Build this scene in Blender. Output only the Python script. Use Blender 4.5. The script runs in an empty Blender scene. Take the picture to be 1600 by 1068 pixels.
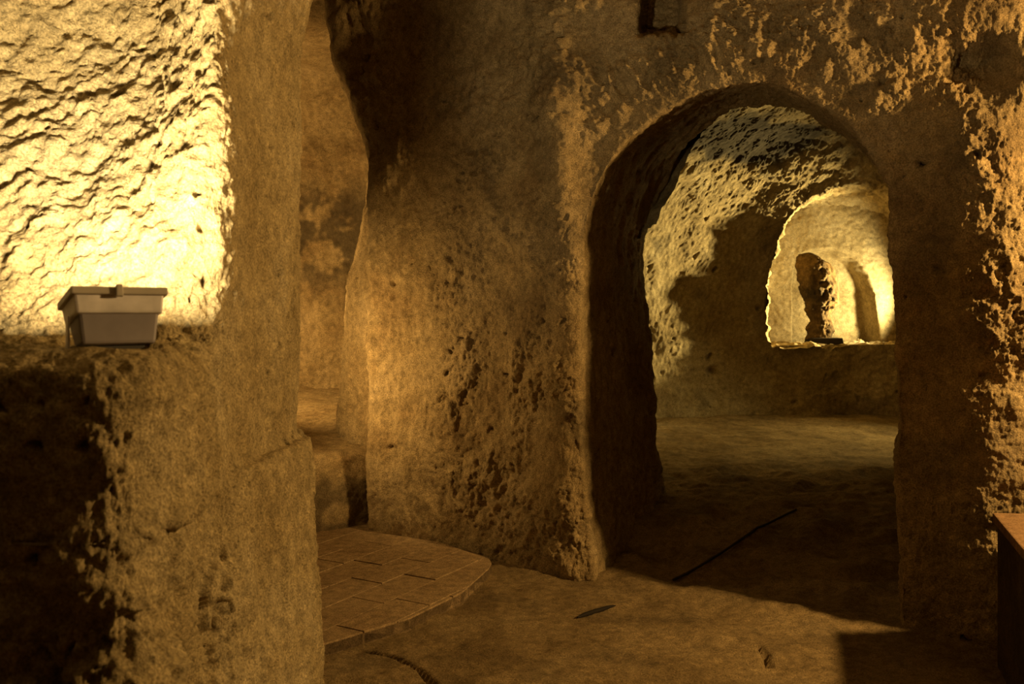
import bpy, bmesh, math, random
import numpy as np
from mathutils import Vector, Matrix

# ---------------------------------------------------------------- camera / world / lights
scene = bpy.context.scene
col = scene.collection
CAM_H, F, HZ = 1.4, 1400.0, 490.0          # eye height, focal length in px (1600 wide), horizon row
cam_data = bpy.data.cameras.new('camera')
cam_data.sensor_width = 36.0
cam_data.lens = F / 1600.0 * 36.0
cam_data.shift_y = -(534.0 - HZ) / 1600.0
cam_data.clip_start = 0.02
cam_data.dof.use_dof = True
cam_data.dof.focus_distance = 4.8
cam_data.dof.aperture_fstop = 5.6
cam = bpy.data.objects.new('camera', cam_data)
col.objects.link(cam)
cam.location = (0, 0, CAM_H)
cam.rotation_euler = (math.pi / 2, 0, 0)
scene.camera = cam

world = bpy.data.worlds.new('cave_world')
scene.world = world
world.use_nodes = True
world.node_tree.nodes['Background'].inputs[0].default_value = (1.0, 0.55, 0.18, 1)
world.node_tree.nodes['Background'].inputs[1].default_value = 0.004

scene.view_settings.view_transform = 'Standard'
scene.view_settings.look = 'None'
scene.view_settings.gamma = 1.0
scene.view_settings.use_curve_mapping = False
scene.view_settings.exposure = 0.0


def spot(name, loc, target, power, color, size_deg, blend, radius):
    d = bpy.data.lights.new(name, 'SPOT')
    d.energy, d.color = power, color
    d.spot_size, d.spot_blend, d.shadow_soft_size = math.radians(size_deg), blend, radius
    o = bpy.data.objects.new(name, d)
    col.objects.link(o)
    o.location = loc
    v = Vector(target) - Vector(loc)
    o.rotation_euler = v.to_track_quat('-Z', 'Y').to_euler()
    return o


ORANGE = (1.0, 0.60, 0.20)
YELLOW = (1.0, 0.74, 0.28)
CREAM = (1.0, 0.80, 0.37)
# floodlight of the room on the right, out of frame beside the stone block
spot('room_flood', (3.24, 2.66, 2.16), (-0.6, 4.6, 1.1), 500, ORANGE, 150, 0.6, 0.08)
# floodlight standing behind the left pier, washing the plastered wall and the paving
spot('alcove_flood', (-1.65, 5.0, 1.15), (-0.85, 5.5, 1.12), 92, ORANGE, 110, 1.0, 0.06)
# floodlight inside the alcove, aimed at its back wall
spot('alcove_back_flood', (-2.45, 6.3, 1.5), (-1.5, 7.9, 1.9), 170, ORANGE, 165, 0.6, 0.06)
# lamps of the far chamber, all on its right side: into the apse, across the vault, and an added fill onto the floor
spot('apse_flood', (5.0, 10.97, 1.45), (3.6, 11.6, 1.75), 210, CREAM, 120, 0.6, 0.05)
spot('chamber_flood', (4.95, 10.9, 1.40), (1.2, 9.8, 2.45), 1600, YELLOW, 77, 0.85, 0.06)
spot('chamber_floor_fill', (4.9, 8.6, 2.2), (2.7, 8.7, 0.2), 230, YELLOW, 78, 0.9, 0.08)  # unseen fill, added to brighten the floor while missing the jamb

# ---------------------------------------------------------------- helpers
rng = np.random.RandomState(7)
PERM = rng.permutation(256).astype(np.int32)
PERM = np.concatenate([PERM, PERM])
G = rng.normal(size=(256, 3)).astype(np.float32)
G /= np.linalg.norm(G, axis=1)[:, None]
JIT = rng.rand(256, 4).astype(np.float32)


def noise(P):
    P = np.asarray(P, np.float32)
    sh = P.shape[:-1]
    P = P.reshape(-1, 3)
    i = np.floor(P).astype(np.int32)
    f = P - i
    u = f * f * f * (f * (f * 6 - 15) + 10)
    i &= 255
    res = 0
    for dx in (0, 1):
        a = PERM[(i[:, 0] + dx) & 255]
        wx = u[:, 0] if dx else 1 - u[:, 0]
        for dy in (0, 1):
            b = PERM[a + ((i[:, 1] + dy) & 255) & 511]
            wy = u[:, 1] if dy else 1 - u[:, 1]
            for dz in (0, 1):
                g = G[PERM[b + ((i[:, 2] + dz) & 255) & 511]]
                wz = u[:, 2] if dz else 1 - u[:, 2]
                d = g[:, 0] * (f[:, 0] - dx) + g[:, 1] * (f[:, 1] - dy) + g[:, 2] * (f[:, 2] - dz)
                res = res + d * wx * wy * wz
    return (res * 1.6).reshape(sh)


def fbm(P, freq, octv, gain=0.5):
    r, a = 0, 1.0
    for k in range(octv):
        r = r + a * noise(P * freq + 17.3 * k)
        freq *= 2.03
        a *= gain
    return r


def sstep(a, b, x):
    t = np.clip((x - a) / (b - a), 0, 1)
    return t * t * (3 - 2 * t)


def gauss(x, y, cx, cy, sx, sy, amp):
    return amp * np.exp(-((x - cx) / sx) ** 2 - ((y - cy) / sy) ** 2)


def pits(P, cell, depth, dens=0.5):
    Q = np.asarray(P, np.float32) / cell
    Q = Q + (0.22 * noise(Q * 2.7 + 3))[..., None] * np.array([1, -0.7, 0.8], np.float32)
    i = np.floor(Q).astype(np.int32)
    h = PERM[(PERM[(PERM[i[..., 0] & 255] + (i[..., 1] & 255)) & 511] + (i[..., 2] & 255)) & 511]
    j = JIT[h]
    c = i + 0.3 + 0.4 * j[..., :3]
    d = np.linalg.norm(Q - c, axis=-1)
    r = 0.08 + 0.17 * JIT[(h + 91) & 255][..., 0]
    return -depth * (j[..., 3] < dens) * (1 - sstep(r * 0.5, r, d))


def flakes(P, freq, soft=0.06):
    n = noise(P * freq) + 0.45 * noise(P * freq * 2.3 + 5) + 0.25 * noise(P * freq * 5.1 + 9) + 0.12 * noise(P * freq * 11 + 3)
    a = sstep(-soft, soft, n - 0.05)
    b = sstep(-soft, soft, n - 0.42)
    return a + 0.8 * b


def catmull(K, n, closed=False):
    """K (k, d) control points -> n samples at equal parameter steps."""
    K = np.asarray(K, np.float64)
    k = len(K)
    Kp = np.concatenate([[2 * K[0] - K[1]], K, [2 * K[-1] - K[-2]]])
    t = np.linspace(0, k - 1, n)
    i = np.minimum(np.floor(t).astype(int), k - 2)
    f = (t - i)[:, None] if K.ndim == 2 else (t - i)[:, None, None]
    p0, p1, p2, p3 = Kp[i], Kp[i + 1], Kp[i + 2], Kp[i + 3]
    return 0.5 * (2 * p1 + (p2 - p0) * f + (2 * p0 - 5 * p1 + 4 * p2 - p3) * f ** 2 + (3 * p1 - p0 - 3 * p2 + p3) * f ** 3)


def resample(C, n):
    """equal arc length resample of a dense polyline."""
    d = np.r_[0, np.cumsum(np.linalg.norm(np.diff(C, axis=0), axis=1))]
    t = np.linspace(0, d[-1], n)
    return np.stack([np.interp(t, d, C[:, k]) for k in range(C.shape[1])], 1)


def unproj(px, py, Y):
    px, py, Y = np.broadcast_arrays(np.asarray(px, float), np.asarray(py, float), np.asarray(Y, float))
    return np.stack([(px - 800) / F * Y, Y, CAM_H - (py - HZ) / F * Y], -1)


def proj(P):
    return 800 + F * P[..., 0] / P[..., 1], HZ + F * (CAM_H - P[..., 2]) / P[..., 1]


def smooth_grid(P, nu=0, nv=0):
    P = P.copy()
    for _ in range(nu):
        P[1:-1] = 0.25 * P[:-2] + 0.5 * P[1:-1] + 0.25 * P[2:]
    for _ in range(nv):
        P[:, 1:-1] = 0.25 * P[:, :-2] + 0.5 * P[:, 1:-1] + 0.25 * P[:, 2:]
    return P


def grid_normals(P, toward):
    du = np.gradient(P, axis=0)
    dv = np.gradient(P, axis=1)
    n = np.cross(du, dv)
    n /= np.maximum(np.linalg.norm(n, axis=-1, keepdims=True), 1e-9)
    c = n.reshape(-1, 3)
    s = np.sum(np.sum(c * (np.asarray(toward) - P.reshape(-1, 3)), 1) > 0) * 2 < len(c)
    return (-n, True) if s else (n, False)


def link(name, me, mat, parent=None, smooth=True):
    me.materials.append(mat)
    if smooth:
        me.polygons.foreach_set('use_smooth', np.ones(len(me.polygons), bool))
    o = bpy.data.objects.new(name, me)
    col.objects.link(o)
    if parent:
        o.parent = parent
    return o


def grid_object(name, P, mat, flip=False, keep=None, stain=None, parent=None):
    nu, nv = P.shape[:2]
    idx = np.arange(nu * nv).reshape(nu, nv)
    q = np.stack([idx[:-1, :-1], idx[1:, :-1], idx[1:, 1:], idx[:-1, 1:]], -1).reshape(-1, 4)
    if keep is not None:
        q = q[keep[:-1, :-1].reshape(-1)]
    if flip:
        q = q[:, ::-1]
    used, inv = np.unique(q, return_inverse=True)
    q = inv.reshape(-1, 4)
    V = P.reshape(-1, 3)[used]
    me = bpy.data.meshes.new(name)
    me.vertices.add(len(V))
    me.vertices.foreach_set('co', V.astype(np.float32).reshape(-1))
    me.loops.add(q.size)
    me.loops.foreach_set('vertex_index', q.astype(np.int32).reshape(-1))
    me.polygons.add(len(q))
    me.polygons.foreach_set('loop_start', np.arange(0, q.size, 4, dtype=np.int32))
    me.update(calc_edges=True)
    if stain is not None:
        a = me.attributes.new('stain', 'FLOAT', 'POINT')
        a.data.foreach_set('value', stain.reshape(-1)[used].astype(np.float32))
    return link(name, me, mat, parent)


def tag(o, label, cat=None, kind=None, group=None):
    o['label'] = label
    if cat:
        o['category'] = cat
    if kind:
        o['kind'] = kind
    if group:
        o['group'] = group
    return o


# ---------------------------------------------------------------- materials
def new_mat(name):
    m = bpy.data.materials.new(name)
    m.use_nodes = True
    nt = m.node_tree
    b = nt.nodes['Principled BSDF']
    return m, nt, b


def rock_material(name, c0, c1, c2, bump=0.4, dust=0.0, stain_col=(0.035, 0.028, 0.02), rough=0.95):
    m, nt, b = new_mat(name)
    N, Lk = nt.nodes, nt.links
    tc = N.new('ShaderNodeTexCoord')

    def nz(scale, detail=6, rgh=0.6):
        n = N.new('ShaderNodeTexNoise')
        n.inputs['Scale'].default_value = scale
        n.inputs['Detail'].default_value = detail
        n.inputs['Roughness'].default_value = rgh
        Lk.new(tc.outputs['Object'], n.inputs['Vector'])
        return n
    n1, n2, n3 = nz(2.3, 8), nz(22, 8, 0.7), nz(150, 5, 0.7)
    r1 = N.new('ShaderNodeValToRGB')
    r1.color_ramp.elements[0].position, r1.color_ramp.elements[0].color = 0.36, (*c0, 1)
    r1.color_ramp.elements[1].position, r1.color_ramp.elements[1].color = 0.66, (*c2, 1)
    e = r1.color_ramp.elements.new(0.5)
    e.color = (*c1, 1)
    Lk.new(n1.outputs['Fac'], r1.inputs['Fac'])
    mr = N.new('ShaderNodeMapRange')
    mr.inputs[1].default_value, mr.inputs[2].default_value = 0.3, 0.7
    mr.inputs[3].default_value, mr.inputs[4].default_value = 0.55, 1.3
    Lk.new(n2.outputs['Fac'], mr.inputs[0])
    mul = N.new('ShaderNodeMix')
    mul.data_type, mul.blend_type = 'RGBA', 'MULTIPLY'
    mul.inputs[0].default_value = 1.0
    Lk.new(r1.outputs['Color'], mul.inputs[6])
    Lk.new(mr.outputs[0], mul.inputs[7])
    mr3 = N.new('ShaderNodeMapRange')
    mr3.inputs[1].default_value, mr3.inputs[2].default_value = 0.35, 0.65
    mr3.inputs[3].default_value, mr3.inputs[4].default_value = 0.5, 1.35
    Lk.new(n3.outputs['Fac'], mr3.inputs[0])
    mul2 = N.new('ShaderNodeMix')
    mul2.data_type, mul2.blend_type = 'RGBA', 'MULTIPLY'
    mul2.inputs[0].default_value = 1.0
    Lk.new(mul.outputs[2], mul2.inputs[6])
    Lk.new(mr3.outputs[0], mul2.inputs[7])
    at = N.new('ShaderNodeAttribute')
    at.attribute_name = 'stain'
    st = N.new('ShaderNodeMix')
    st.data_type = 'RGBA'
    st.inputs[7].default_value = (*stain_col, 1)
    Lk.new(at.outputs['Fac'], st.inputs[0])
    Lk.new(mul2.outputs[2], st.inputs[6])
    Lk.new(st.outputs[2], b.inputs['Base Color'])
    b.inputs['Roughness'].default_value = rough
    b.inputs['Specular IOR Level'].default_value = 0.15
    # fine relief: grain plus small voids of the tuff
    vo = N.new('ShaderNodeTexVoronoi')
    vo.inputs['Scale'].default_value = 75
    Lk.new(tc.outputs['Object'], vo.inputs['Vector'])
    vr = N.new('ShaderNodeMapRange')
    vr.inputs[1].default_value, vr.inputs[2].default_value = 0.05, 0.3
    Lk.new(vo.outputs['Distance'], vr.inputs[0])
    ad = N.new('ShaderNodeMath')
    ad.operation = 'MULTIPLY_ADD'
    ad.inputs[1].default_value = 0.25
    Lk.new(vr.outputs[0], ad.inputs[0])
    Lk.new(n3.outputs['Fac'], ad.inputs[2])
    bp = N.new('ShaderNodeBump')
    bp.inputs['Strength'].default_value = bump
    bp.inputs['Distance'].default_value = 0.009
    Lk.new(ad.outputs[0], bp.inputs['Height'])
    Lk.new(bp.outputs[0], b.inputs['Normal'])
    return m


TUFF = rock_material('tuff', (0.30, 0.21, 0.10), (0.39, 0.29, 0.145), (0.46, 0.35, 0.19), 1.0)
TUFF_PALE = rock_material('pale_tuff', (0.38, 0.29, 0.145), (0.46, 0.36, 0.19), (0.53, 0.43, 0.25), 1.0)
FLOOR_M = rock_material('sandy_floor', (0.20, 0.14, 0.065), (0.28, 0.20, 0.095), (0.34, 0.25, 0.125), 0.9)
BRICK_M = rock_material('paving_brick', (0.32, 0.22, 0.115), (0.36, 0.255, 0.135), (0.40, 0.285, 0.155), 0.25)
MORTAR_M = rock_material('paving_mortar', (0.16, 0.11, 0.06), (0.20, 0.14, 0.075), (0.24, 0.17, 0.09), 0.4)
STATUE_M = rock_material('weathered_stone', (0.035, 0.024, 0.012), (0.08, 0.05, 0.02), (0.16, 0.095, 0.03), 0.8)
BLOCK_M = rock_material('dark_masonry', (0.06, 0.042, 0.022), (0.09, 0.062, 0.032), (0.12, 0.085, 0.045), 0.6)
SLAB_M = rock_material('terracotta_slab', (0.20, 0.12, 0.06), (0.23, 0.14, 0.07), (0.26, 0.16, 0.085), 0.3)


def plain(name, color, rough=0.6, metal=0.0, noise_amt=0.12, scale=30):
    m, nt, b = new_mat(name)
    N, Lk = nt.nodes, nt.links
    tc = N.new('ShaderNodeTexCoord')
    n = N.new('ShaderNodeTexNoise')
    n.inputs['Scale'].default_value = scale
    n.inputs['Detail'].default_value = 5
    Lk.new(tc.outputs['Object'], n.inputs['Vector'])
    r = N.new('ShaderNodeValToRGB')
    r.color_ramp.elements[0].position, r.color_ramp.elements[1].position = 0.3, 0.7
    r.color_ramp.elements[0].color = (*[c * (1 - noise_amt) for c in color], 1)
    r.color_ramp.elements[1].color = (*[min(1, c * (1 + noise_amt)) for c in color], 1)
    Lk.new(n.outputs['Fac'], r.inputs['Fac'])
    Lk.new(r.outputs['Color'], b.inputs['Base Color'])
    b.inputs['Roughness'].default_value = rough
    b.inputs['Metallic'].default_value = metal
    return m


HOUSING_M = plain('lamp_housing', (0.27, 0.245, 0.27), 0.55, 0.0, 0.12, 25)
COLLAR_M = plain('lamp_collar', (0.80, 0.77, 0.80), 0.45, 0.0, 0.22, 18)
RIM_M = plain('lamp_rim', (0.48, 0.44, 0.38), 0.5, 0.0, 0.1, 25)
BRACKET_M = plain('lamp_bracket', (0.06, 0.055, 0.05), 0.6)
CABLE_M = plain('cable_rubber', (0.03, 0.024, 0.018), 0.7)
STICK_M = plain('dark_wood', (0.020, 0.016, 0.012), 0.7)
PLINTH_M = plain('dark_plinth', (0.02, 0.015, 0.010), 0.95)
for pm in (PLINTH_M, STICK_M, CABLE_M):
    pm.node_tree.nodes['Principled BSDF'].inputs['Specular IOR Level'].default_value = 0.1
gm, gnt, gb = new_mat('lamp_glass')
gb.inputs['Base Color'].default_value = (0.9, 0.88, 0.8, 1)
gb.inputs['Emission Color'].default_value = (1.0, 0.85, 0.55, 1)
gb.inputs['Emission Strength'].default_value = 12
GLASS_M = gm

# ================================================================ SETTING
# ---------------------------------------------------------------- wall with the arch
def wall_depth(px):
    return 7.924 / ((px - 800) / F + 1.5758)


def back_depth(px):
    return 9.743 / ((px - 800) / F + 1.433)


A = np.array([(932, 925), (916, 790), (906, 650), (905, 510), (914, 375), (938, 288), (968, 236), (1010, 194), (1080, 152), (1165, 131),
              (1235, 143), (1310, 178), (1365, 230), (1395, 285), (1393, 400), (1401, 520), (1402, 650), (1402, 780), (1406, 900), (1412, 1040)], float)
B = np.array([(572, 870), (577, 720), (578, 570), (578, 430), (574, 260), (547, 150), (518, 60), (520, -120), (760, -120), (1120, -120),
              (1400, -120), (1640, -120), (1700, 90), (1720, 280), (1720, 420), (1720, 560), (1720, 700), (1720, 850), (1720, 1000), (1720, 1150)], float)
R0 = np.array([(1042, 800), (1038, 740), (1027, 660), (1018, 540), (1004, 405), (1018, 352), (1045, 283), (1075, 235), (1120, 190), (1185, 165),
               (1250, 173), (1315, 208), (1362, 248), (1402, 295), (1420, 400), (1425, 520), (1428, 650), (1430, 760), (1432, 830), (1435, 900)], float)
NS = 1050
sA0, sB0, sR0 = catmull(A, 4000), catmull(B, 4000), catmull(R0, 4000)
# parameter steps by arc length of the mid curve
mid = 0.6 * sA0 + 0.4 * sB0
dd = np.r_[0, np.cumsum(np.linalg.norm(np.diff(mid, axis=0), axis=1))]
pick = np.interp(np.linspace(0, dd[-1], NS), dd, np.arange(4000))


def at(C):
    return np.stack([np.interp(pick, np.arange(4000), C[:, k]) for k in range(2)], 1)


cA, cB, cR = at(sA0), at(sB0), at(sR0)


def wall_relief(px, py):
    """large carved relief of the front face, metres, + = deeper."""
    D = np.zeros_like(px)
    # plastered bay on the left: turns toward the alcove
    D += gauss(px, py, 640, 560, 70, 330, -0.07)
    D += gauss(px, py, 790, 420, 60, 420, 0.045)
    # rib left of the arch, stronger near the top
    D += gauss(px, py, 872, 160, 32, 330, -0.07) + gauss(px, py, 885, 600, 26, 400, -0.05)
    D += gauss(px, py, 845, 820, 70, 70, -0.05)
    D += gauss(px, py, 860, 905, 90, 45, -0.10)
    D += gauss(px, py, 700, 60, 130, 160, 0.12)
    # brow above the arch
    D += gauss(px, py, 1150, 70, 190, 60, -0.05)
    D += sstep(10, -40, py) * 0.06
    # square pocket near the top
    D += 0.28 * sstep(1000, 1006, px) * sstep(1070, 1060, px) * sstep(60, 50, py)
    # scooped hollow upper right
    D += gauss(px, py, 1530, 105, 62, 45, 0.16)
    # right pier: turns away, then faces the room on the right
    D += gauss(px, py, 1545, 480, 85, 600, -0.085)
    D += sstep(1590, 1720, px) * 0.12
    # small holes
    for cx, cy, r, a in ((1445, 256, 9, 0.10), (846, 181, 9, 0.09), (770, 669, 5, 0.05), (878, 178, 8, 0.05), (886, 80, 8, 0.03), (1380, 131, 6, 0.03),
                         (1468, 420, 12, 0.03), (1460, 375, 14, 0.025), (960, 135, 14, 0.06), (1515, 1000, 10, 0.05), (700, 620, 6, 0.03), (605, 548, 5, 0.03)):
        D += gauss(px, py, cx, cy, r, r * 0.8, a)
    return D


rings = []
# back flange, jamb, then front face
cen = np.array([1210.0, 480.0])
flange = cR + (cR - cen) / np.linalg.norm(cR - cen, axis=1)[:, None] * 260
fl3 = unproj(flange[:, 0], flange[:, 1], back_depth(cR[:, 0]) + 0.45)
bk3 = unproj(cR[:, 0], cR[:, 1], back_depth(cR[:, 0]))
fr3 = unproj(cA[:, 0], cA[:, 1], wall_depth(cA[:, 0]) + wall_relief(cA[:, 0], cA[:, 1]))
for k in np.linspace(0, 1, 24, endpoint=False):
    rings.append(fl3 * (1 - k) + bk3 * k)
sv = np.linspace(0, 1, NS)
for k in np.linspace(0, 1, 84, endpoint=False):
    e = k
    p = bk3 * (1 - e) + fr3 * e
    # shelf where the vault of the passage steps back behind the jamb (left springing)
    p[:, 0] -= 0.10 * np.sin(math.pi * k) * np.exp(-((sv - 0.31) / 0.05) ** 2)
    p[:, 2] += 0.05 * np.sin(math.pi * k) * np.exp(-((sv - 0.45) / 0.12) ** 2)
    rings.append(p)
for k in np.linspace(0, 1, 220):
    e = 0.75 * k + 0.25 * k * k
    c = cA * (1 - e) + cB * e
    rings.append(unproj(c[:, 0], c[:, 1], wall_depth(c[:, 0]) + wall_relief(c[:, 0], c[:, 1])))
last = rings[-1]
for k in np.linspace(0, 1, 26)[1:]:
    w = last.copy()
    left = (sstep(0.40, 0.34, sv))
    w[:, 1] += k * (0.10 * (1 - left) + 0.55 * left)
    w[:, 0] += k * (0.35 * (1 - left) * sstep(0.5, 0.7, sv) - 0.06 * left)
    w[:, 2] += k * 0.3 * (1 - left)
    rings.append(w)
PW = np.stack(rings, 0)
PW = smooth_grid(PW, 4, 2)
n, flip = grid_normals(PW, (0, 0, 1.5))
px, py = proj(PW)
tt = np.arange(PW.shape[0])[:, None] * np.ones((1, NS))
jamb = sstep(112, 100, tt)
front = 1 - jamb
d = 0.030 * fbm(PW, 2.2, 3) + 0.010 * fbm(PW, 9, 3) + 0.0048 * fbm(PW, 40, 4, 0.65)
# vertical tool grooves on the jamb and the lower plaster
gro = fbm(PW * np.array([14, 14, 2.2]), 1.0, 3)
d += (0.014 * jamb + 0.006 * front * sstep(760, 600, px)) * gro
# flaking skin: right part of the plaster, rib, right pier
fm = front * np.clip(sstep(640, 800, px) * sstep(935, 880, px) * sstep(20, 200, py + 120) + sstep(1470, 1540, px) * sstep(850, 700, py)
                     + 0.6 * sstep(200, 90, py) * sstep(860, 920, px) + 0.25, 0, 1)
fm = fm * sstep(-0.35, 0.15, noise(PW * 2.7 + 4))
d += fm * (0.012 * flakes(PW * np.array([1.2, 1.2, 0.8]), 11, 0.03) + 0.006 * flakes(PW + 9, 24, 0.05) + 0.008 * flakes(PW * np.array([1.0, 1.0, 0.7]) + 2, 5.5, 0.04))
# pick strokes fanning over the arch crown
ang = np.arctan2(py - 420, px - 1165)
rad = np.hypot(px - 1165, py - 420)
stroke = noise(np.stack([ang * 34, rad / 60.0, 0 * ang], -1)) + 0.5 * noise(np.stack([ang * 60, rad / 50.0, 0 * ang + 7], -1))
sm = front * sstep(300, 325, rad) * sstep(420, 380, rad) * sstep(880, 960, px) * sstep(1330, 1250, px) * (py < 330)
d += sm * (0.020 * stroke + 0.014 * fbm(PW, 14, 3) + 0.010 * flakes(PW, 14))
d += pits(PW, 0.11, 0.032, 0.3) + pits(PW + 3.3, 0.045, 0.007, 0.5)
PW = PW + n * d[..., None]
stain = 0.30 * sstep(0.05, 0.5, noise(PW * 3.1 + 8)) * sstep(600, 900, px) * front
wall_back = grid_object('wall_back', PW, TUFF, flip, None, stain)
tag(wall_back, 'rough tuff wall pierced by the round arch, with raking light on it', 'wall', 'structure')

# ---------------------------------------------------------------- left pier with lamp recess
# columns c0..c10, rows by height: (z, [(X, Y) ...])
blk = [(-1.9, 1.80), (-1.25, 1.70), (-0.90, 1.62), (-0.722, 1.63), (-0.675, 1.76), (-0.70, 2.0), (-0.735, 2.25), (-0.735, 2.55), (-0.71, 2.97), (-0.84, 3.22), (-1.15, 3.42), (-2.6, 3.6)]
base = [(-1.9, 1.72), (-1.25, 1.62), (-0.93, 1.56), (-0.715, 1.60), (-0.690, 1.76), (-0.745, 2.0), (-0.770, 2.24), (-0.700, 2.50), (-0.678, 3.02), (-0.82, 3.28), (-1.15, 3.42), (-2.6, 3.6)]
foot = [(-1.9, 1.72), (-1.25, 1.60), (-0.95, 1.54), (-0.735, 1.57), (-0.70, 1.76), (-0.735, 2.0), (-0.755, 2.24), (-0.680, 2.50), (-0.655, 3.06), (-0.80, 3.34), (-1.15, 3.42), (-2.6, 3.6)]
rec = [(-2.2, 1.9), (-1.62, 2.06), (-1.25, 2.15), (-1.02, 2.17), (-0.86, 2.20), (-0.778, 2.27), (-0.745, 2.33), (-0.735, 2.58), (-0.71, 2.97), (-0.84, 3.22), (-1.15, 3.42), (-2.6, 3.6)]
rec2 = [(-2.2, 2.1), (-1.62, 2.38), (-1.25, 2.56), (-1.02, 2.57), (-0.87, 2.42), (-0.775, 2.31), (-0.74, 2.37), (-0.735, 2.58), (-0.70, 2.97), (-0.84, 3.22), (-1.15, 3.42), (-2.6, 3.6)]
top_ = [(-2.2, 1.95), (-1.62, 2.26), (-1.25, 2.48), (-1.02, 2.54), (-0.84, 2.33), (-0.73, 2.34), (-0.70, 2.42), (-0.69, 2.62), (-0.655, 2.97), (-0.80, 3.22), (-1.15, 3.42), (-2.6, 3.6)]
top2 = [(-2.2, 1.3), (-1.62, 1.6), (-1.25, 1.90), (-1.00, 2.12), (-0.82, 2.25), (-0.70, 2.34), (-0.66, 2.42), (-0.64, 2.62), (-0.61, 2.97), (-0.75, 3.22), (-1.15, 3.42), (-2.6, 3.6)]


base[:4] = blk[:4]


def mixp(a, b, k, cols=None):
    return [(p[0] * (1 - k) + q[0] * k, p[1] * (1 - k) + q[1] * k) for p, q in zip(a, b)]


rows = [(-0.15, foot), (0.3, foot), (0.65, base), (0.94, base), (0.985, mixp(base, blk, 0.1)), (1.005, blk), (1.22, blk), (1.308, mixp(blk, rec, 0.06)),
        (1.322, mixp(blk, rec, 0.45)), (1.335, mixp(blk, rec, 0.85)), (1.42, rec), (1.62, mixp(rec, rec2, 0.3)), (1.9, mixp(rec, rec2, 0.72)), (2.2, rec2), (2.5, top_), (2.9, top2), (3.5, top2)]
ctrl = np.array([[(x, y, z) for (x, y) in r] for z, r in rows])
# on the pier columns the rows are simply vertical, so even their heights out there
zc = np.array([-0.15, 0.3, 0.65, 0.94, 0.985, 1.005, 1.13, 1.2, 1.28, 1.36, 1.48, 1.68, 1.9, 2.2, 2.5, 2.9, 3.5])
for c in range(ctrl.shape[1]):
    w = float(np.clip((c - 4.2) / 1.6, 0, 1))
    ctrl[:, c, 2] = ctrl[:, c, 2] * (1 - w) + zc * w
NR, NC = 760, 640
g = catmull(ctrl.reshape(len(rows), -1), 600).reshape(600, -1, 3)
g = catmull(np.transpose(g, (1, 0, 2)).reshape(ctrl.shape[1], -1), 600).reshape(600, 600, 3)   # (cols, rows, 3)
# resample columns / rows by mean length
du = np.r_[0, np.cumsum(np.minimum(np.linalg.norm(np.diff(g, axis=0), axis=-1).mean(1), 0.004))]
cu = np.interp(np.linspace(0, du[-1], NC), du, np.arange(600))
dv = np.r_[0, np.cumsum(np.linalg.norm(np.diff(g[100:480], axis=1), axis=-1).mean(0))]
cv = np.interp(np.linspace(0, dv[-1], NR), dv, np.arange(600))


def bil(Gd, a, b):
    i, j = np.minimum(a.astype(int), Gd.shape[0] - 2), np.minimum(b.astype(int), Gd.shape[1] - 2)
    fa, fb = (a - i)[:, None, None], (b - j)[None, :, None]
    return (Gd[i][:, j] * (1 - fa) + Gd[i + 1][:, j] * fa) * (1 - fb) + (Gd[i][:, j + 1] * (1 - fa) + Gd[i + 1][:, j + 1] * fa) * fb


PL = smooth_grid(bil(g, cu, cv), 1, 1)
n, flip = grid_normals(PL, (0, 0, 1.5))
px, py = proj(PL)
pier = sstep(-0.80, -0.72, PL[..., 0]) * sstep(2.2, 2.4, PL[..., 1])
low = sstep(1.34, 1.25, PL[..., 2])
recm = (1 - pier) * (1 - low)
d = 0.022 * fbm(PL, 2.4, 2) * (1 - 0.5 * pier) + 0.008 * fbm(PL, 9, 3) * (1 - 0.6 * pier) + (0.0030 + 0.003 * low * (1 - pier)) * fbm(PL, 40, 4, 0.65)
# slanting pick marks in the lamp recess
q = np.stack([(PL[..., 0] + 0.8 * PL[..., 2]) * 5, PL[..., 1] * 6, (PL[..., 2] - PL[..., 0]) * 9], -1)
q = q + 0.35 * noise(PL * 7)[..., None]
d += 0.011 * recm * (noise(q * 1.5) + 0.8 * noise(q * 2.9 + 3)) + 0.010 * recm * fbm(PL, 20, 3, 0.65) + 0.006 * recm * flakes(PL * np.array([0.8, 1, 1.2]), 13)
# hacked block under the lamp
d += 0.013 * low * (1 - pier) * flakes(PL, 5, 0.15) + 0.012 * low * (1 - pier) * fbm(PL, 6, 2)
d += low * (1 - pier) * sstep(0.95, 0.75, PL[..., 2]) * (0.030 * flakes(PL + 7, 4, 0.06) + 0.012 * flakes(PL + 3, 11, 0.06) - 0.02)
# long vertical dressing grooves on the foot of the pier
d += pier * sstep(1.0, 0.9, PL[..., 2]) * (0.016 * fbm(PL * np.array([8, 9, 1.0]), 1.0, 3) + 0.006 * flakes(PL * np.array([1, 1, 0.4]), 10))
d += 0.004 * pier * fbm(PL, 14, 3, 0.6) + 0.003 * pier * fbm(PL * np.array([1, 16, 16]), 1.0, 2)
d += pits(PL, 0.075, 0.030, 0.35) + pits(PL + 1.7, 0.03, 0.005, 0.4)
calm = np.exp(-((PL[..., 0] + 0.80) / 0.13) ** 2 - ((PL[..., 1] - 1.76) / 0.10) ** 2 - ((PL[..., 2] - 1.31) / 0.06) ** 2)
d = d * (1 - 0.85 * calm)
PL = PL + n * d[..., None]
PL[..., 2] += 0.012 * calm
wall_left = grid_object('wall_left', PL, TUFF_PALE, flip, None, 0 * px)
tag(wall_left, 'pale tuff pier on the left with the recess and ledge that carry the floodlight', 'wall', 'structure')

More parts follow.
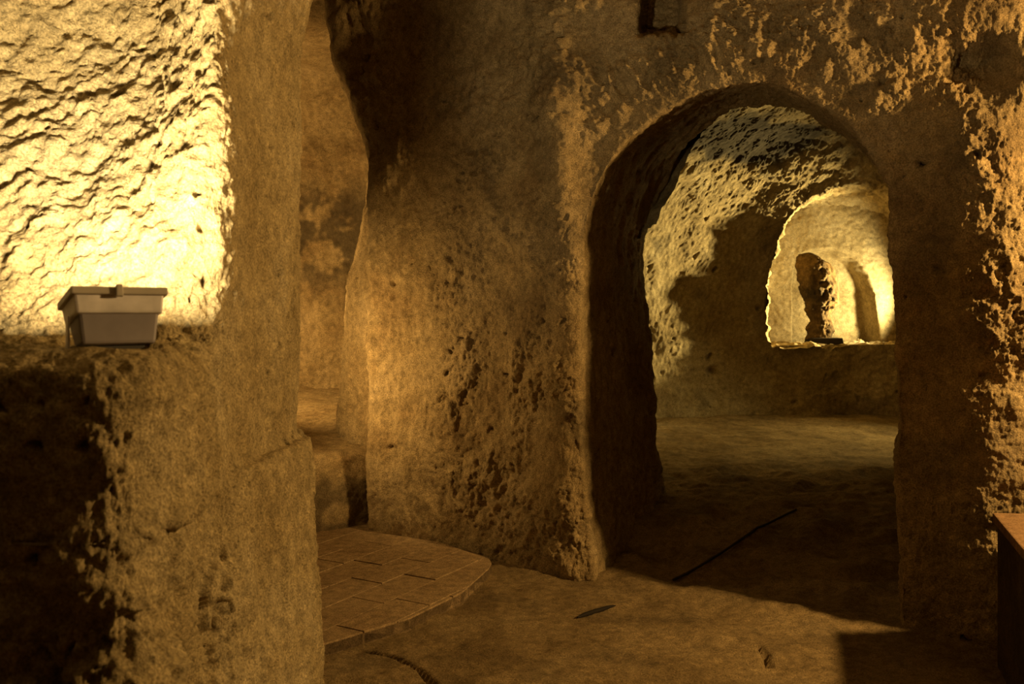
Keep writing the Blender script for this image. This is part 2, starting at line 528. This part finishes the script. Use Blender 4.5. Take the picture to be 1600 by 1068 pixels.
# ---------------------------------------------------------------- alcove behind the pier
ax, ay = np.meshgrid(np.linspace(250, 640, 300), np.linspace(-140, 680, 480), indexing='ij')
Yb = 8.1 - 1.5 * sstep(230, -60, ay) - 0.9 * sstep(400, 250, ax) - 0.5 * sstep(545, 640, ax)
PA = unproj(ax, ay, Yb)
n, flip = grid_normals(PA, (0, 0, 1.5))
PA += n * (0.05 * fbm(PA, 1.6, 3) + 0.010 * fbm(PA, 12, 3) + 0.02 * fbm(PA * np.array([6, 6, 1.5]), 1, 2) + pits(PA, 0.1, 0.014, 0.4))[..., None]
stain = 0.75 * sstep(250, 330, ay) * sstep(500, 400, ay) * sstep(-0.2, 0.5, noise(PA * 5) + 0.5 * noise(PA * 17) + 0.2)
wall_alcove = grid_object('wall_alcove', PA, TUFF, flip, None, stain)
tag(wall_alcove, 'mottled back wall of the alcove behind the lit pier', 'wall', 'structure')

# rough jamb of the alcove, beside the plastered wall
zs = np.linspace(0.45, 3.3, 300)
edge_py = [-100, 150, 230, 300, 380, 430, 470, 560, 620, 660, 690, 760]
edge_px = [590, 585, 578, 574, 562, 546, 541, 537, 530, 526, 530, 530]
rowsj = []
for z in zs:
    pyz = HZ + F * (CAM_H - z) / 6.25
    e = np.interp(pyz, edge_py, edge_px)
    Pk = [((e + 16 - 800) / F * 7.3, 7.3), ((e + 4 - 800) / F * 6.6, 6.6), ((e - 800) / F * 6.25, 6.25), ((e + 6 - 800) / F * 6.08, 6.08), ((586 - 800) / F * 5.85, 5.85), ((606 - 800) / F * 5.75, 5.75)]
    c = catmull(Pk, 140)
    rowsj.append(np.column_stack([c, np.full(140, z)]))
PJ = smooth_grid(np.stack(rowsj, 1), 3, 6)
n, flip = grid_normals(PJ, (-2, 3, 1.5))
PJ += n * (0.012 * fbm(PJ, 6, 3) + 0.010 * fbm(PJ * np.array([22, 22, 2.5]), 1, 3) + 0.004 * fbm(PJ, 40, 2) + pits(PJ, 0.09, 0.014, 0.5))[..., None]
o = grid_object('wall_alcove_jamb', PJ, TUFF, flip, None, 0 * PJ[..., 0])
tag(o, 'rough grooved jamb of the alcove beside the plastered wall', 'wall', 'structure')

# raised alcove floor with its front step
u = np.linspace(0, 1, 260)
fx0, fy0, fx1, fy1 = -2.9, 4.4, -0.70, 5.87
prof = [(0.0, -0.1), (0.0, 0.25), (0.02, 0.44), (0.06, 0.51), (0.16, 0.535), (0.6, 0.56), (1.3, 0.62), (2.1, 0.70), (3.2, 0.76)]
pc = resample(catmull(prof, 900), 420)
lx, ly = fx0 + (fx1 - fx0) * u, fy0 + (fy1 - fy0) * u
PF = np.zeros((260, 420, 3))
PF[..., 0] = lx[:, None] - 0.10 * pc[None, :, 0]
PF[..., 1] = ly[:, None] + pc[None, :, 0]
PF[..., 2] = pc[None, :, 1]
n, flip = grid_normals(PF, (0, 0, 3.5))
PF += n * (0.02 * fbm(PF, 3, 2) + 0.006 * fbm(PF, 14, 3) + 0.002 * fbm(PF, 50, 2) + pits(PF, 0.1, 0.012, 0.4))[..., None]
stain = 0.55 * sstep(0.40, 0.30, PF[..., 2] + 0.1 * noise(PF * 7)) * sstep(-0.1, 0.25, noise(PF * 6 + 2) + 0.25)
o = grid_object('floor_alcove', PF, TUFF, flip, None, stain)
tag(o, 'raised step of rock that floors the alcove behind the brick paving', 'step', 'structure')

# ---------------------------------------------------------------- floor
NX, NY = 620, 900
xs = np.linspace(-3.2, 6.2, NX)
ysq = np.linspace(0, 1, NY)
ys = np.concatenate([np.linspace(-1.4, 3.0, 80, endpoint=False), 3.0 + 2.6 * ysq[:820] / ysq[819] + 6.2 * (ysq[:820] / ysq[819]) ** 2])
PG = np.zeros((NX, NY, 3))
PG[..., 0], PG[..., 1] = np.meshgrid(xs, ys, indexing='ij')


def floor_base(x, y):
    # distance behind the plane of the arch wall
    s = (x + 0.9) * 0.5358 + (y - 5.6) * 0.8443
    z = 0.20 * sstep(0.1, 1.5, s) * sstep(0.2, 0.7, x)
    z = z + 0.03 * sstep(0.0, -0.25, np.abs(s) - 0.2) * sstep(-0.2, 0.1, x)
    return z


X, Yg = PG[..., 0], PG[..., 1]
pas = sstep(-0.1, 0.5, (X + 0.9) * 0.5358 + (Yg - 5.6) * 0.8443) * sstep(0.2, 0.6, X)
far = sstep(6.5, 7.5, Yg)
z = floor_base(X, Yg)
z += (0.015 + 0.035 * pas * (1 - 0.8 * far)) * fbm(PG, 3.0, 3) + 0.005 * fbm(PG, 10, 3) + 0.0035 * fbm(PG, 40, 3, 0.6)
z += 0.012 * (pas * (1 - far)) * flakes(PG * np.array([0.8, 1.3, 1]), 4, 0.2)
z += 0.008 * far * fbm(PG * np.array([1.0, 4, 1]), 1.0, 2)


def seg_groove(pts, width, depth):
    pts = [unproj(a, b, CAM_H * F / (b - HZ)) for a, b in pts]
    best = np.full(X.shape, 9.0)
    for p, q in zip(pts[:-1], pts[1:]):
        v = q[:2] - p[:2]
        t = np.clip(((X - p[0]) * v[0] + (Yg - p[1]) * v[1]) / (v @ v), 0, 1)
        best = np.minimum(best, np.hypot(X - p[0] - t * v[0], Yg - p[1] - t * v[1]))
    return -depth * (1 - sstep(width * 0.3, width, best + 0.008 * noise(PG * 14)))


z += seg_groove([(560, 1015), (610, 1025), (655, 1045), (690, 1075)], 0.018, 0.028)
z += seg_groove([(1186, 1012), (1196, 1025), (1198, 1042)], 0.016, 0.03)
z += pits(PG, 0.12, 0.012, 0.3)
PG[..., 2] = z
floor = grid_object('floor', PG, FLOOR_M, False, None, 0.25 * sstep(0.0, 0.5, noise(PG * 4)))
tag(floor, 'uneven sandy rock floor running through the arch into the far chamber', 'floor', 'structure')

# ---------------------------------------------------------------- far chamber: vault, apse
VC, VR, VN = np.array([3.4, 7.6, 0.5]), np.array([3.3, 3.05, 3.1]), 2.2


def vault_r(dirs):
    return (np.sum(np.abs(dirs / VR) ** VN, -1)) ** (-1 / VN)


phi = np.radians(np.concatenate([np.linspace(-25, 55, 120, endpoint=False), np.linspace(55, 150, 560, endpoint=False), np.linspace(150, 215, 100)]))
the = np.radians(np.linspace(-16, 88, 420))
PH, TH = np.meshgrid(phi, the, indexing='ij')
D3 = np.stack([np.cos(TH) * np.cos(PH), np.cos(TH) * np.sin(PH), np.sin(TH)], -1)
PV = VC + D3 * vault_r(D3)[..., None]
n, flip = grid_normals(PV, (3.4, 8, 1.0))
px, py = proj(PV)
dv_ = 0.06 * fbm(PV, 1.1, 2) + 0.011 * fbm(PV, 6, 3) + 0.005 * fbm(PV, 24, 2)
soot_n = noise(PV * 3) + 0.5 * noise(PV * 9)
soot = sstep(-0.35, 0.5, 1.5 * np.exp(-((px - 1170) / 115) ** 2 - ((py - 215) / 45) ** 2) + 0.5 * soot_n - 0.45)
dv_ += 0.010 * sstep(380, 250, py) * flakes(PV, 7) + 0.02 * sstep(1250, 1150, px) * sstep(420, 330, py) * fbm(PV * np.array([2, 2, 7]), 1, 2)
dv_ += gauss(px, py, 1112, 580, 7, 6, -0.10) + pits(PV, 0.2, 0.05, 0.3)
PV = PV + n * dv_[..., None]
px, py = proj(PV)


def catmull2(pts, n):
    return resample(catmull(pts, 1500), n)


OUT = catmull2([(1207, 541), (1199, 505), (1197, 470), (1204, 430), (1212, 390), (1228, 350), (1256, 318), (1300, 296), (1360, 288), (1430, 292), (1500, 330), (1530, 400), (1535, 470), (1530, 541)], 400)


def in_poly(x, y, poly):
    ins = np.zeros(x.shape, bool)
    j = len(poly) - 1
    for i in range(len(poly)):
        xi, yi, xj, yj = poly[i][0], poly[i][1], poly[j][0], poly[j][1]
        if yi != yj:
            c = ((yi > y) != (yj > y)) & (x < (xj - xi) * (y - yi) / (yj - yi) + xi)
            ins ^= c
        j = i
    return ins


hole = in_poly(px, py, OUT[::4]) & (PV[..., 1] > 9)
near = ((PV[..., 0] + 0.9) * 0.5358 + (PV[..., 1] - 5.6) * 0.8443) < 1.24
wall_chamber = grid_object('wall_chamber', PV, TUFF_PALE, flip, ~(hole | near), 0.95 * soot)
tag(wall_chamber, 'vaulted far chamber of pale tuff with a sooty patch overhead', 'wall', 'structure')


def vault_hit(px_, py_):
    """far intersection of the pixel direction with the smooth vault"""
    lo, hi = np.full(px_.shape, 8.3), np.full(px_.shape, 12.5)
    for _ in range(40):
        m = 0.5 * (lo + hi)
        q = (unproj(px_, py_, m) - VC) / VR
        ins = np.sum(np.abs(q) ** VN, -1) < 1
        lo, hi = np.where(ins, m, lo), np.where(ins, hi, m)
    return lo


# apse: tube from the ragged opening to a back wall with a shallow arched recess
sill = np.column_stack([np.linspace(1530, 1207, 160), np.full(160, 541.0)])
RING = np.concatenate([OUT, sill[1:]])
yo = vault_hit(RING[:, 0], RING[:, 1])
o3 = unproj(RING[:, 0], RING[:, 1], yo)
YB = 11.55
bx = o3[:, 0] + np.where(RING[:, 0] < 1300, -0.32, 0.15) * np.where(np.arange(len(RING)) < 400, 1, 1)
b3 = np.column_stack([bx, np.full(len(RING), YB), o3[:, 2] + 0.0])
outer = o3 + (o3 - o3.mean(0)) * np.array([0.03, 0, 0.03])
outer[:, 1] -= 0.03
tub = [outer]
for k in np.linspace(0, 1, 60):
    tub.append(o3 * (1 - k) + b3 * k)
PT = smooth_grid(np.stack(tub, 0), 2, 0)
n, flip = grid_normals(PT, (3.9, 11.0, 1.6))
PT[:, :-1] += (n * (0.03 * fbm(PT, 3, 2) + 0.018 * fbm(PT, 10, 3) + 0.02 * flakes(PT, 6))[..., None])[:, :-1]
PT[:, -1] = PT[:, 0]
o = grid_object('wall_apse_sides', PT, TUFF_PALE, flip, None, 0 * PT[..., 0])  # rock side walls, sill and soffit of the apse
tag(o, 'broken bright edge and soffit of the small apse in the far chamber', 'wall', 'structure')
REC = catmull2([(1238, 556), (1238, 470), (1240, 425), (1252, 399), (1290, 389), (1330, 404), (1356, 440), (1367, 490), (1376, 556)], 600)
bxg, byg = np.meshgrid(np.linspace(1120, 1590, 380), np.linspace(250, 560, 300), indexing='ij')
PB = unproj(bxg, byg, YB)
# signed distance (px) to the recess outline
dist = np.full(bxg.shape, 999.0)
for p in REC:
    dist = np.minimum(dist, np.hypot(bxg - p[0], byg - p[1]))
ins = in_poly(bxg, byg, REC)
sd = np.where(ins, dist, -dist)
PB[..., 1] = YB - 0.05 + 0.30 * sstep(-3, 7, sd + 1.5 * noise(PB * 5))
n, flip = grid_normals(PB, (3, 5, 1.5))
PB += n * (0.02 * fbm(PB, 2.5, 2) + 0.008 * fbm(PB, 12, 3))[..., None]
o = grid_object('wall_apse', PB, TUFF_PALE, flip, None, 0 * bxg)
tag(o, 'bright back wall of the apse with a shallow round-headed recess', 'wall', 'structure')

# ---------------------------------------------------------------- ceiling and right side of the room
cx_, cy_ = np.meshgrid(np.linspace(-3.2, 5.0, 160), np.linspace(-1.4, 8.0, 170), indexing='ij')
PC = np.stack([cx_, cy_, 3.45 + 0 * cx_], -1)
PC[..., 2] += 0.12 * fbm(PC, 0.9, 3)
o = grid_object('ceiling', PC, TUFF, True, None, 0 * cx_)
tag(o, 'rough rock ceiling above the room', 'ceiling', 'structure')
wy, wz = np.meshgrid(np.linspace(-1.4, 4.6, 130), np.linspace(-0.15, 3.6, 120), indexing='ij')
PR = np.stack([4.5 + 0 * wy, wy, wz], -1)
PR[..., 0] += 0.10 * fbm(PR, 1.2, 4) - 0.5 * sstep(3.4, 4.6, wy)
o = grid_object('wall_right', PR, TUFF, False, None, 0 * wy)
tag(o, 'rough rock wall closing the room on the right', 'wall', 'structure')

bx2, bz2 = np.meshgrid(np.linspace(-3.2, 4.7, 150), np.linspace(-0.15, 3.6, 80), indexing='ij')
PN = np.stack([bx2, -1.2 + 0 * bx2, bz2], -1)
PN[..., 1] += 0.10 * fbm(PN, 1.2, 4)
o = grid_object('wall_front', PN, TUFF, False, None, 0 * bx2)
tag(o, 'rough rock wall closing the near end of the room', 'wall', 'structure')

# ================================================================ THINGS
def mesh_from(name, verts, faces, mat, parent=None, bevel=0.0, smooth=False):
    bm = bmesh.new()
    vs = [bm.verts.new(v) for v in verts]
    for f in faces:
        bm.faces.new([vs[i] for i in f])
    bmesh.ops.recalc_face_normals(bm, faces=bm.faces)
    if bevel:
        bmesh.ops.bevel(bm, geom=list(bm.edges), offset=bevel, segments=2, profile=0.6, affect='EDGES', clamp_overlap=True)
    me = bpy.data.meshes.new(name)
    bm.to_mesh(me)
    bm.free()
    return link(name, me, mat, parent, smooth)


def frustum(w0, d0, z0, w1, d1, z1, cy0=0.0, cy1=0.0):
    v = [(-w0 / 2, cy0 - d0 / 2, z0), (w0 / 2, cy0 - d0 / 2, z0), (w0 / 2, cy0 + d0 / 2, z0), (-w0 / 2, cy0 + d0 / 2, z0),
         (-w1 / 2, cy1 - d1 / 2, z1), (w1 / 2, cy1 - d1 / 2, z1), (w1 / 2, cy1 + d1 / 2, z1), (-w1 / 2, cy1 + d1 / 2, z1)]
    f = [(0, 3, 2, 1), (4, 5, 6, 7), (0, 1, 5, 4), (1, 2, 6, 5), (2, 3, 7, 6), (3, 0, 4, 7)]
    return v, f


def empty(name, loc, rot=(0, 0, 0)):
    o = bpy.data.objects.new(name, None)
    col.objects.link(o)
    o.location, o.rotation_euler = loc, rot
    o.empty_display_size = 0.05
    return o


# ---------------------------------------------------------------- floodlight on the ledge
lamp = empty('floodlight', (-0.795, 1.80, 1.330), (0, 0, math.radians(38)))
tag(lamp, 'small grey metal floodlight tilted up at the rock, standing on the left ledge', 'lamp')
TILT = Matrix.Translation((0, 0, 0.0)) @ Matrix.Rotation(math.radians(-15), 4, 'X') @ Matrix.Scale(0.92, 4, (0, 0, 1))


def lamp_part(name, vf, mat, parent=None, bevel=0.003):
    v = [TILT @ Vector(p) for p in vf[0]]
    return mesh_from(name, v, vf[1], mat, lamp if parent is None else parent, bevel)


lamp_part('housing', frustum(0.138, 0.062, 0.004, 0.152, 0.092, 0.072), HOUSING_M, None, 0.006)
collar = lamp_part('collar', frustum(0.162, 0.104, 0.066, 0.170, 0.116, 0.108), COLLAR_M, None, 0.005)
# open frame around the glass
fw, fd, bt, z0, z1 = 0.182, 0.130, 0.012, 0.104, 0.121
v, f = [], []
for zz in (z0, z1):
    for ww, d2 in ((fw, fd), (fw - 2 * bt, fd - 2 * bt)):
        v += [(-ww / 2, -d2 / 2, zz), (ww / 2, -d2 / 2, zz), (ww / 2, d2 / 2, zz), (-ww / 2, d2 / 2, zz)]
for i in range(4):
    j = (i + 1) % 4
    f += [(i, j, 4 + j, 4 + i), (8 + i, 8 + j, 12 + j, 12 + i), (i, j, 8 + j, 8 + i), (4 + i, 4 + j, 12 + j, 12 + i)]
frame = lamp_part('front_frame', (v, f), RIM_M, None, 0.003)
lamp_part('glass', frustum(fw - 2 * bt, fd - 2 * bt, 0.110, fw - 2 * bt, fd - 2 * bt, 0.114), GLASS_M, None, 0.0)
cv_, cf_ = frustum(0.014, 0.010, 0.098, 0.012, 0.012, 0.124)
lamp_part('latch', ([(x - 0.004, y - 0.066, zz) for x, y, zz in cv_], cf_), RIM_M, frame, 0.002)
# mounting bracket: foot under the housing with a small upright tab on the left
bm_v, bm_f = frustum(0.10, 0.035, -0.010, 0.10, 0.035, 0.006)
mesh_from('bracket', bm_v, bm_f, BRACKET_M, lamp, 0.001)
tv, tf = frustum(0.004, 0.022, -0.004, 0.004, 0.018, 0.060)
mesh_from('bracket_arm', [(x - 0.088, y + 0.006, zz + 0.006) for x, y, zz in tv], tf, COLLAR_M, lamp, 0.001)
ld = bpy.data.lights.new('floodlight_beam', 'AREA')
ld.shape, ld.size, ld.size_y = 'RECTANGLE', 0.13, 0.085
ld.energy, ld.color = 60, (1.0, 0.77, 0.41)
lo = bpy.data.objects.new('floodlight_beam', ld)
col.objects.link(lo)
lo.parent = lamp
lo.matrix_local = TILT @ Matrix.Translation((0, 0, 0.1165)) @ Matrix.Rotation(math.pi, 4, 'X')

# ---------------------------------------------------------------- brick paving in the alcove mouth
ZP = 0.055


def floor_pt(a, b, h=0.0):
    p = unproj(a, b, (CAM_H - h) * F / (b - HZ))
    return (float(p[0]), float(p[1]))


outline = [(-0.93, 5.86), floor_pt(660, 838, ZP), floor_pt(735, 858, ZP), floor_pt(762, 868, ZP), floor_pt(768, 878, ZP), floor_pt(764, 886, ZP), floor_pt(722, 924, ZP),
           floor_pt(640, 964, ZP), floor_pt(500, 1006, ZP), (-1.35, 3.30), (-2.1, 4.0), (-2.1, 5.05)]


def clip_convex(poly, clip):
    """Sutherland-Hodgman, clip is convex (any winding)."""
    area = sum(clip[i][0] * clip[(i + 1) % len(clip)][1] - clip[(i + 1) % len(clip)][0] * clip[i][1] for i in range(len(clip)))
    sgn = 1 if area > 0 else -1
    out = poly
    for i in range(len(clip)):
        ax_, ay_ = clip[i]
        bx_, by_ = clip[(i + 1) % len(clip)]
        inp, out = out, []

        def side(p):
            return sgn * ((bx_ - ax_) * (p[1] - ay_) - (by_ - ay_) * (p[0] - ax_))
        for k in range(len(inp)):
            p, q2 = inp[k], inp[(k + 1) % len(inp)]
            sp, sq = side(p), side(q2)
            if sp >= 0:
                out.append(p)
            if (sp >= 0) != (sq >= 0):
                t = sp / (sp - sq)
                out.append((p[0] + t * (q2[0] - p[0]), p[1] + t * (q2[1] - p[1])))
        if not out:
            return []
    return out


def slab(name, poly, z0, z1, mat, parent, bevel):
    k = len(poly)
    v = [(x, y, z0) for x, y in poly] + [(x, y, z1) for x, y in poly]
    f = [tuple(range(k))[::-1], tuple(range(k, 2 * k))] + [(i, (i + 1) % k, k + (i + 1) % k, k + i) for i in range(k)]
    return mesh_from(name, v, f, mat, parent, bevel)


paving = slab('floor_paving', outline, -0.04, ZP - 0.009, MORTAR_M, None, 0)
tag(paving, 'low paved patch of long flat bricks between the pier and the plastered wall', 'paving', 'structure')
ang = math.atan2(0.86, 0.49)
dx_, dy_ = math.cos(ang), math.sin(ang)
org = floor_pt(500, 987, ZP)
brnd = random.Random(3)
for r in range(-4, 8):
    off = {0: 0.02, 1: 0.26, 2: 0.10}.get(r % 3, 0)
    for c in range(-6, 9):
        u0, u1 = c * 0.42 + off + 0.003, (c + 1) * 0.42 + off - 0.003
        w0, w1 = r * 0.2 + 0.0025, (r + 1) * 0.2 - 0.0025
        rect = [(u0, w0), (u1, w0), (u1, w1), (u0, w1)]
        rect = [(org[0] + a * dx_ - b2 * dy_, org[1] + a * dy_ + b2 * dx_) for a, b2 in rect]
        pl = clip_convex(rect, outline)
        if len(pl) < 3:
            continue
        ar = abs(sum(pl[i][0] * pl[(i + 1) % len(pl)][1] - pl[(i + 1) % len(pl)][0] * pl[i][1] for i in range(len(pl)))) / 2
        if ar < 0.002:
            continue
        slab('brick', pl, 0.0, ZP + brnd.uniform(-0.003, 0.002), BRICK_M, paving, 0.0025)

# ---------------------------------------------------------------- stone block at the right
blk_top = [(1.93, 3.60), (1.745, 3.07), (1.60, 2.62), (2.55, 2.35), (2.85, 3.50)]
block = empty('stone_block', (2.1, 3.1, 0))
tag(block, 'dark masonry block with a flat reddish top, standing against the right pier', 'block')
body = [(x * 0.985 + 0.035, y * 0.995 - 0.005) for x, y in blk_top]


def rel(poly):
    return [(x - 2.1, y - 3.1) for x, y in poly]


slab('body', rel(body), -0.03, 0.565, BLOCK_M, block, 0.012)
slab('top_slab', rel(blk_top), 0.565, 0.602, SLAB_M, block, 0.006)

# ---------------------------------------------------------------- cable on the floor
def curve_tube(name, pts, radius, mat, taper=None):
    cu_ = bpy.data.curves.new(name, 'CURVE')
    cu_.dimensions = '3D'
    cu_.bevel_depth, cu_.bevel_resolution = radius, 3
    cu_.use_fill_caps = True
    s = cu_.splines.new('POLY')
    s.points.add(len(pts) - 1)
    for i, p in enumerate(pts):
        s.points[i].co = (*p, 1)
        s.points[i].radius = 1.0 if taper is None else taper[i]
    o = bpy.data.objects.new(name, cu_)
    col.objects.link(o)
    dg = bpy.context.evaluated_depsgraph_get()
    me = bpy.data.meshes.new_from_object(o.evaluated_get(dg))
    bpy.data.objects.remove(o)
    me.materials.clear()
    return link(name, me, mat)


def floor_z(x, y):
    i = int(np.argmin(np.abs(xs - x)))
    j = int(np.argmin(np.abs(ys - y)))
    return float(PG[max(0, i - 1):i + 2, max(0, j - 1):j + 2, 2].max())


def floor_hit(a, b):
    lo_, hi_ = 2.0, 12.0
    for Yt in np.arange(2.5, 11.5, 0.01):
        p = unproj(a, b, Yt)
        if p[2] <= floor_z(p[0], Yt):
            return float(p[0]), float(Yt)
    return float(p[0]), float(Yt)


cps = [floor_hit(a, b) for a, b in [(1052, 909), (1080, 893), (1115, 873), (1150, 850), (1185, 828), (1215, 812), (1245, 798)]]
cc = smooth_grid(catmull(np.array(cps), 60)[:, None, :], 40)[:, 0]
cz = np.array([floor_z(x, y) for x, y in cc])
cf = cz.copy()
for _ in range(60):
    cz[1:-1] = np.maximum(cz[1:-1] * 0.4 + 0.3 * (cz[:-2] + cz[2:]), cf[1:-1] - 0.006)
cable = curve_tube('cable', [(x, y, zz + 0.007) for (x, y), zz in zip(cc, cz)], 0.007, CABLE_M)
tag(cable, 'black cable lying across the rocky floor in the archway', 'cable')

st0, st1 = floor_hit(902, 967), floor_hit(962, 948)
sp = [(st0[0] + (st1[0] - st0[0]) * k, st0[1] + (st1[1] - st0[1]) * k + 0.006 * math.sin(3 * k)) for k in np.linspace(0, 1, 14)]
zz0 = max(floor_z(*p) for p in sp)
stick = curve_tube('stick', [(x, y, 0.5 * floor_z(x, y) + 0.5 * zz0 + 0.004) for x, y in sp], 0.011, STICK_M, [0.35, 0.7, 0.9, 1, 1.1, 1, 1.1, 1, 0.95, 0.9, 0.8, 0.65, 0.45, 0.2])
tag(stick, 'short dark stick lying on the lit sandy floor before the arch', 'stick')

# ---------------------------------------------------------------- weathered stone in the apse
YS = 11.02
prof_l = [(1262, 530), (1263, 505), (1260, 482), (1253, 456), (1247, 432), (1245, 408), (1247, 399), (1252, 396)]
prof_r = [(1303, 530), (1300, 512), (1297, 496), (1304, 484), (1307, 465), (1305, 442), (1296, 412), (1264, 394)]
L3 = catmull(prof_l, 90)
R3 = catmull(prof_r, 90)
aa = np.linspace(0, 2 * math.pi, 121)
PS = np.zeros((90, 121, 3))
for i in range(90):
    pl_, pr_ = unproj(L3[i, 0], L3[i, 1], YS), unproj(R3[i, 0], R3[i, 1], YS)
    c = 0.5 * (pl_ + pr_)
    hw = 0.5 * abs(pr_[0] - pl_[0])
    sl = (pr_[2] - pl_[2]) * 0.5
    PS[i, :, 0] = c[0] + hw * np.cos(aa)
    PS[i, :, 1] = YS + 0.62 * hw * np.sin(aa)
    PS[i, :, 2] = c[2] + sl * np.cos(aa)
n, flip = grid_normals(PS, (3.6, 5, 1.5))
nn = PS - PS.mean(1, keepdims=True)
nn /= np.maximum(np.linalg.norm(nn, axis=-1, keepdims=True), 1e-6)
PS += nn * (0.03 * fbm(PS, 7, 3) + 0.02 * flakes(PS, 8) - 0.008)[..., None]
PS[:, -1] = PS[:, 0]
PS = np.concatenate([np.repeat(PS[:1].mean(1, keepdims=True), 121, 1), PS, np.repeat(PS[-1:].mean(1, keepdims=True), 121, 1)], 0)
fig = empty('weathered_figure', (3.63, YS, 1.02))
tag(fig, 'dark weathered stone figure standing in the bright apse of the far chamber', 'statue')
PS -= np.array(fig.location)
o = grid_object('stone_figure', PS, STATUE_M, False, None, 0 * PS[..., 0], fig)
pb = unproj(1287, 534, YS) - np.array(fig.location)
v, f = frustum(0.40, 0.30, -0.02, 0.37, 0.28, 0.085)
mesh_from('plinth', [(x + pb[0], y, zz) for x, y, zz in v], f, PLINTH_M, fig, 0.008)
